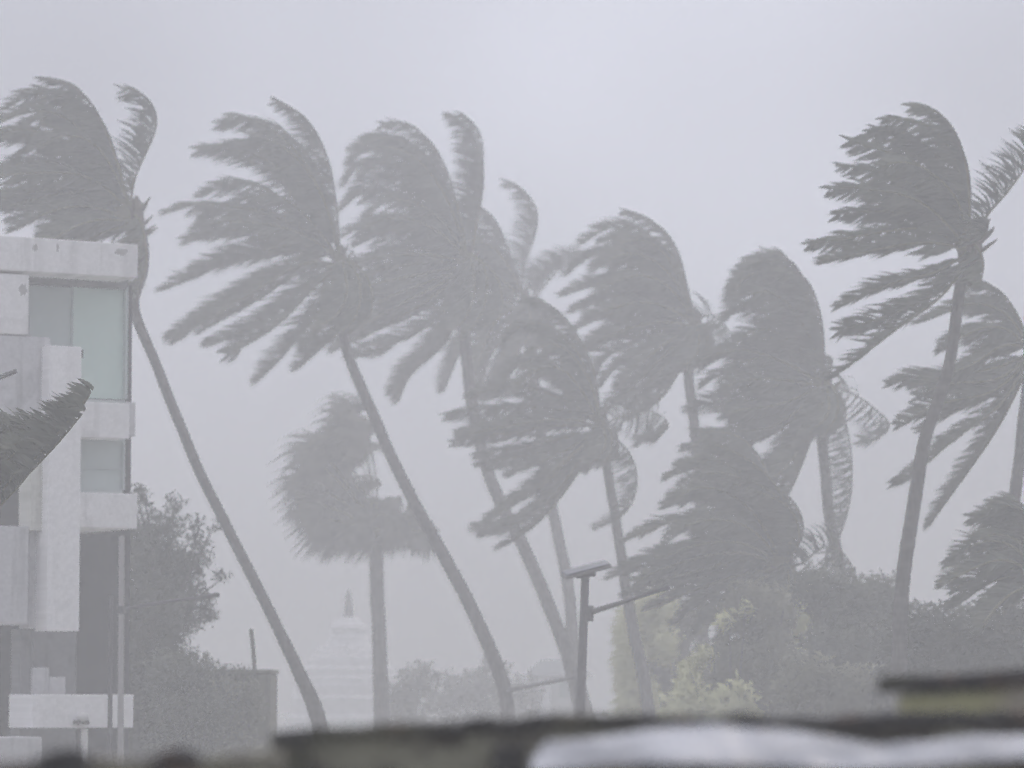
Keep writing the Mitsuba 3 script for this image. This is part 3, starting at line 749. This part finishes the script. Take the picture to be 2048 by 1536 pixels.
LY = 60.0
lp = thing('street_lamp', 'dark solar lamp post in the centre with tilted panel and arm reaching right', 'street lamp')
top, foot = at(1171, 1140, LY), at(1161, 1420, LY)
d = (foot - top) / (top[2] - foot[2])
base = top + d * (top[2] + 0.1)
obj('pole', tube(np.linspace(top, base, 12), np.linspace(0.062, 0.095, 12), 12), 'pole_metal', lp, smooth=40)
c = at(1172, 1141, LY)
roll = math.atan2(24, 94)
pn = obj('solar_panel', rot_box(c + np.array([0, 0, 0.035]), (0.70, 0.55, 0.035), roll, 0.1, 0.14), 'solar_glass', lp)
scene[pn + '__frame'] = mikit.ply(rot_box(c + np.array([0, 0, 0.0]), (0.74, 0.59, 0.045), roll, 0.1, 0.14), 'pole_metal')
scene[pn + '__battery_box'] = mikit.ply(rot_box(c + np.array([0.0, 0, -0.07]), (0.30, 0.2, 0.07), roll * 0.5), 'dark_metal')
a0, a1 = at(1174, 1227, LY), at(1296, 1188, LY - 0.5)
ar = obj('arm', tube(np.linspace(a0, a1, 5), np.linspace(0.045, 0.03, 5), 8), 'pole_metal', lp)
obj('collar', bar(a0 - np.array([0, 0, 0.12]), a0 + np.array([0, 0, 0.12]), 0.10, 12), 'pole_metal', lp)
av = unit(a1 - a0)
obj('lamp_head', rot_box(a1 + av * 0.16, (0.40, 0.17, 0.06), math.atan2(a1[2] - a0[2], a1[0] - a0[0]), 0.0), 'dark_metal', lp)

lp2 = thing('street_lamp', 'grey lamp post beside the white building, its thin arm reaching right', 'street lamp')
LY2 = 66.0
top, foot = at(243, 1072, LY2), at(241, 1500, LY2)
base = top + (foot - top) / (top[2] - foot[2]) * (top[2] + 0.1)
obj('pole', tube(np.linspace(top, base, 10), np.linspace(0.048, 0.065, 10), 12), 'light_metal', lp2, smooth=40)
a0, a1 = at(243, 1219, LY2), at(404, 1194, LY2 + 0.3)
obj('arm', tube(spline([a0, at(315, 1206, LY2 + 0.1), a1], 8), np.linspace(0.038, 0.025, 8), 8), 'dark_metal', lp2)
obj('collar', bar(a0 - np.array([0, 0, 0.07]), a0 + np.array([0, 0, 0.06]), 0.075, 10), 'dark_metal', lp2)
obj('lamp_head', rot_box(a1 + np.array([0.13, 0, 0.02]), (0.34, 0.15, 0.07), 0.12), 'dark_metal', lp2)

lp3 = thing('street_lamp', 'hazy lamp post beside the trunks right of centre, its arm slanting down to the left', 'street lamp')
LY3 = 98.0
top, foot = at(1151, 1335, LY3), at(1152, 1440, LY3)
base = np.array([foot[0], LY3, -0.1])
obj('pole', tube(np.linspace(top, base, 6), 0.06, 10), 'pole_metal', lp3, smooth=40)
a0, a1 = at(1151, 1354, LY3), at(1035, 1377, LY3)
obj('arm', tube(np.linspace(a0, a1, 4), np.linspace(0.045, 0.055, 4), 8), 'pole_metal', lp3)
obj('lamp_head', rot_box(a1 + np.array([-0.1, 0, -0.02]), (0.36, 0.16, 0.10), 0.2), 'pole_metal', lp3)

dp = thing('pole', 'thin dark pole crossing the white balcony front of the building', 'pole')
p0 = at(222, 1190, 64)
obj('shaft', tube(np.linspace(p0, np.array([at(220, 1450, 64)[0], 64, -0.1]), 6), 0.04, 8), 'dark_metal', dp)
obj('base', tube(np.linspace([at(220, 1450, 64)[0], 64, 0.25], [at(220, 1450, 64)[0], 64, -0.1], 3), 0.08, 8), 'dark_metal', dp)

# ------------------------------------------------------------------ stupa and far house
SY = 180.0
sp = thing('stupa', 'faint white stupa with conical cap and thin spire, beside the fan palm trunk', 'stupa')
cx = at(697, 1300, SY)
k = SY / F_PX


def lathe(prof, n=40, square=0.0):
    """prof: (half width in photo pixels, photo row) from the top down."""
    a = np.arange(n) * 2 * np.pi / n
    v = np.array([[cx[0] + r * k * math.cos(t), SY + r * k * math.sin(t), at(697, y, SY)[2]] for r, y in prof for t in a])
    i, j = np.meshgrid(np.arange(len(prof) - 1), np.arange(n), indexing='ij')
    q = np.stack([i * n + j, (i + 1) * n + j, (i + 1) * n + (j + 1) % n, i * n + (j + 1) % n], -1).reshape(-1, 4)
    return trimesh.Trimesh(v, np.vstack([q[:, [0, 1, 2]], q[:, [0, 2, 3]]]), process=False)


obj('spire', lathe([(1.0, 1178), (5.5, 1192), (7.5, 1205), (9, 1220), (10, 1238)], 16), 'spire_metal', sp, smooth=40)
obj('cap', lathe([(0, 1234), (12, 1235), (24, 1241), (36, 1251), (38, 1259), (35, 1262), (0.1, 1262.2)]), 'stupa_bright', sp, smooth=35)
obj('neck', lathe([(33, 1262.4), (33, 1270), (38, 1274), (38, 1280), (42, 1286), (42, 1292)]), 'stupa_white', sp, smooth=25)
obj('tier', lathe([(0.1, 1292.2), (56, 1292.4), (60, 1296), (58, 1300), (66, 1303), (66, 1310), (74, 1313), (74, 1322)]), 'stupa_white', sp, smooth=25)
obj('tier', lathe([(0.1, 1322.2), (84, 1322.4), (84, 1334), (92, 1337), (92, 1352), (98, 1356), (98, 1372)]), 'stupa_white', sp, smooth=25)
obj('tier', lathe([(0.1, 1372.2), (108, 1372.4), (108, 1392), (116, 1396), (116, 1430), (124, 1434), (124, 1600)]), 'stupa_white', sp, smooth=25)

HY = 175.0
hh = thing('house', 'small pale far house with grey roof behind the slanting lamp arm', 'building')
x0, x1 = at(1062, 1380, HY)[0], at(1170, 1380, HY)[0]
zt, zr = at(1100, 1352, HY)[2], at(1100, 1318, HY)[2]
obj('wall', box(x0, x1, HY, HY + 5, -0.1, zt, 0.02), 'house_wall', hh)
ridge = trimesh.convex.convex_hull(np.array([(x0 - .4, HY - .5, zt), (x1 + .4, HY - .5, zt), (x0 - .4, HY + 5.5, zt), (x1 + .4, HY + 5.5, zt), (x0 + .5, HY + 2.5, zr), (x1 - .5, HY + 2.5, zr)]))
obj('roof', ridge, 'house_roof', hh)
w0 = at(1118, 1362, HY), at(1140, 1395, HY)
obj('window', box(w0[0][0], w0[1][0], HY - 0.03, HY + 0.1, w0[1][2], w0[0][2]), 'grey_glass', hh)
w0 = at(1078, 1356, HY), at(1100, 1400, HY)
obj('pillar', box(w0[0][0], w0[1][0], HY - 0.25, HY - 0.01, -0.1, w0[0][2] - 0.05), 'stupa_bright', hh)

# ------------------------------------------------------------------ near roof edge in front of the camera (out of focus)
def strip(xs, top, bot, Y, depth, n=90, jitter=0.013, seed=0, jb=0.007):
    """A long slab between an uneven top line and bottom line, depth metres thick."""
    g = np.linspace(xs[0], xs[-1], n)
    X = np.array([at(x, 1450, Y)[0] for x in g])
    zt = np.array([at(x, np.interp(x, xs, top), Y)[2] for x in g])
    zb = np.array([at(x, np.interp(x, xs, bot), Y)[2] for x in g])
    q = np.stack([X * 14, X * 0 + seed, X * 0], 1)
    zt = zt + (meshkit.fbm(q, 3, seed) - 0.5) * 2 * jitter
    zb = zb + (meshkit.fbm(q + 40, 3, seed) - 0.5) * 2 * jb
    r = 0.3 * np.minimum(np.abs(zt - zb), 0.03)
    ring = [(Y, zb), (Y, zt - r), (Y + r, zt), (Y + depth, zt + 0.004), (Y + depth, zb)]
    V = np.stack([np.stack([X, np.broadcast_to(yy, X.shape), zz], 1) for yy, zz in ring], 1)
    V[:, :2, 1] += ((meshkit.fbm(q + 90, 3, seed) - 0.5) * 0.02)[:, None]
    m = len(ring)
    i, j = np.meshgrid(np.arange(n - 1), np.arange(m), indexing='ij')
    f = np.stack([i * m + j, i * m + (j + 1) % m, (i + 1) * m + (j + 1) % m, (i + 1) * m + j], -1).reshape(-1, 4)
    f = np.vstack([f[:, [0, 1, 2]], f[:, [0, 2, 3]]])
    e = (n - 1) * m
    f = np.vstack([f, [[0, 2, 1], [0, 3, 2], [0, 4, 3]], [[e, e + 1, e + 2], [e, e + 2, e + 3], [e, e + 3, e + 4]]])
    return trimesh.Trimesh(V.reshape(-1, 3), f, process=False)


NY = 10.6
pw = thing('parapet_wall', 'dark mossy parapet edge blurred close to the camera along the bottom', 'wall')
obj('coping', strip([548, 600, 800, 1000, 1200, 1500, 1700, 1900, 4200], [1468, 1462, 1452, 1440, 1430, 1436, 1438, 1428, 1422], [1482, 1478, 1468, 1457, 1447, 1454, 1458, 1448, 1442], NY, 0.30, n=160, seed=3), 'coping_stone', pw)
obj('body', strip([556, 800, 1200, 4200], [1480, 1467, 1446, 1441], [4000, 4000, 4000, 4000], NY + 0.035, 0.22, jitter=0.001, seed=7), 'ledge_wall', pw)
obj('end_block', strip([540, 560, 610, 618], [1470, 1466, 1470, 1474], [1700, 1700, 1700, 1700], NY - 0.05, 0.08, n=14, jitter=0.004, seed=8), 'coping_stone', pw)
obj('end_block', strip([985, 1000, 1045, 1052], [1500, 1496, 1492, 1500], [1700, 1700, 1700, 1700], NY - 0.06, 0.08, n=14, jitter=0.004, seed=9), 'coping_stone', pw)

ps = thing('tarpaulin', 'rumpled white plastic sheet lying along the near parapet at lower right', 'tarpaulin')
n, mrow = 140, 18
xs = np.linspace(1062, 2200, n)
topy = np.interp(xs, [1062, 1090, 1200, 1300, 1420, 1560, 1650, 1760, 1850, 1950, 2200], [1520, 1482, 1474, 1458, 1450, 1458, 1470, 1488, 1482, 1472, 1466])
boty = np.interp(xs, [1062, 1200, 1350, 1500, 1700, 1850, 2000, 2200], [1545, 1534, 1526, 1532, 1540, 1532, 1520, 1512])
V = []
for r in range(mrow):
    u = r / (mrow - 1)
    for x, ty, by in zip(xs, topy, boty):
        p = at(x, ty * (1 - u) + by * u, NY - 0.10 - 0.12 * u)
        q = np.array([p[0] * 9, u * 2.5, 3.0])
        p = p + np.array([0, -0.05 * (meshkit.fbm(q, 3, 4) - 0.5), 0.012 * (meshkit.fbm(q * 2.2 + 9, 3, 6) - 0.5)])
        V.append(p)
V = np.array(V)
i, j = np.meshgrid(np.arange(mrow - 1), np.arange(n - 1), indexing='ij')
F = np.stack([i * n + j, (i + 1) * n + j, (i + 1) * n + j + 1, i * n + j + 1], -1).reshape(-1, 4)
F = np.vstack([F[:, [0, 1, 2]], F[:, [0, 2, 3]]])
back = V + np.array([0, 0.003, 0])
sheet = trimesh.Trimesh(np.vstack([V, back]), np.vstack([F, F[:, ::-1] + len(V)]), process=False)
obj('film', sheet, 'plastic_sheet', ps, smooth=False)
hem = tube(np.stack([np.array([at(x, y, NY - 0.225) for x, y in zip(xs, boty + 3)])], 0)[0][::3], 0.006, 6)
obj('hem', hem, 'coping_stone', ps)

pk = thing('board', 'mossy olive board lying across the parapet at the right edge, blurred and close', 'board')
obj('face', strip([1800, 1850, 1950, 2200, 3200], [1392, 1386, 1376, 1358, 1320], [1430, 1430, 1428, 1420, 1400], NY + 0.42, 0.05, n=40, jitter=0.003, seed=12), 'mossy_board', pk)
obj('rim', strip([1776, 1800, 1950, 2060, 2200, 3205], [1356, 1353, 1350, 1340, 1328, 1285], [1384, 1384, 1378, 1368, 1354, 1315], NY + 0.40, 0.30, n=40, jitter=0.003, seed=13), 'coping_stone', pk)
bk = thing('brick', 'reddish brick under the olive board at the right edge', 'brick')
obj('block', strip([2012, 2020, 2190, 2200], [1438, 1436, 1430, 1432], [1482, 1482, 1480, 1480], NY + 0.2, 0.10, n=16, jitter=0.002, seed=14), 'brick_clay', bk)

rb = thing('roof_edge', 'low dark mossy roof edge blurred at the bottom left corner', 'roof')
obj('tile_row', strip([-120, 0, 90, 120, 180, 260, 330, 400, 470, 560], [1534, 1530, 1522, 1514, 1520, 1524, 1514, 1518, 1512, 1508], [1700] * 10, 9.4, 0.25, seed=15, jitter=0.006), 'ledge_wall', rb)
obj('ridge', strip([80, 110, 150, 170], [1512, 1502, 1502, 1514], [1600] * 4, 9.3, 0.08, n=16, jitter=0.003, seed=16), 'coping_stone', rb)
obj('ridge', strip([305, 330, 370, 395], [1516, 1504, 1503, 1516], [1600] * 4, 9.3, 0.08, n=16, jitter=0.003, seed=17), 'coping_stone', rb)
wallm = box(at(-120, 1450, 9.4)[0], at(556, 1450, 9.4)[0], 9.43, 9.63, -0.1, at(0, 1700, 9.4)[2], 0)
obj('wall', wallm, 'ledge_wall', rb)
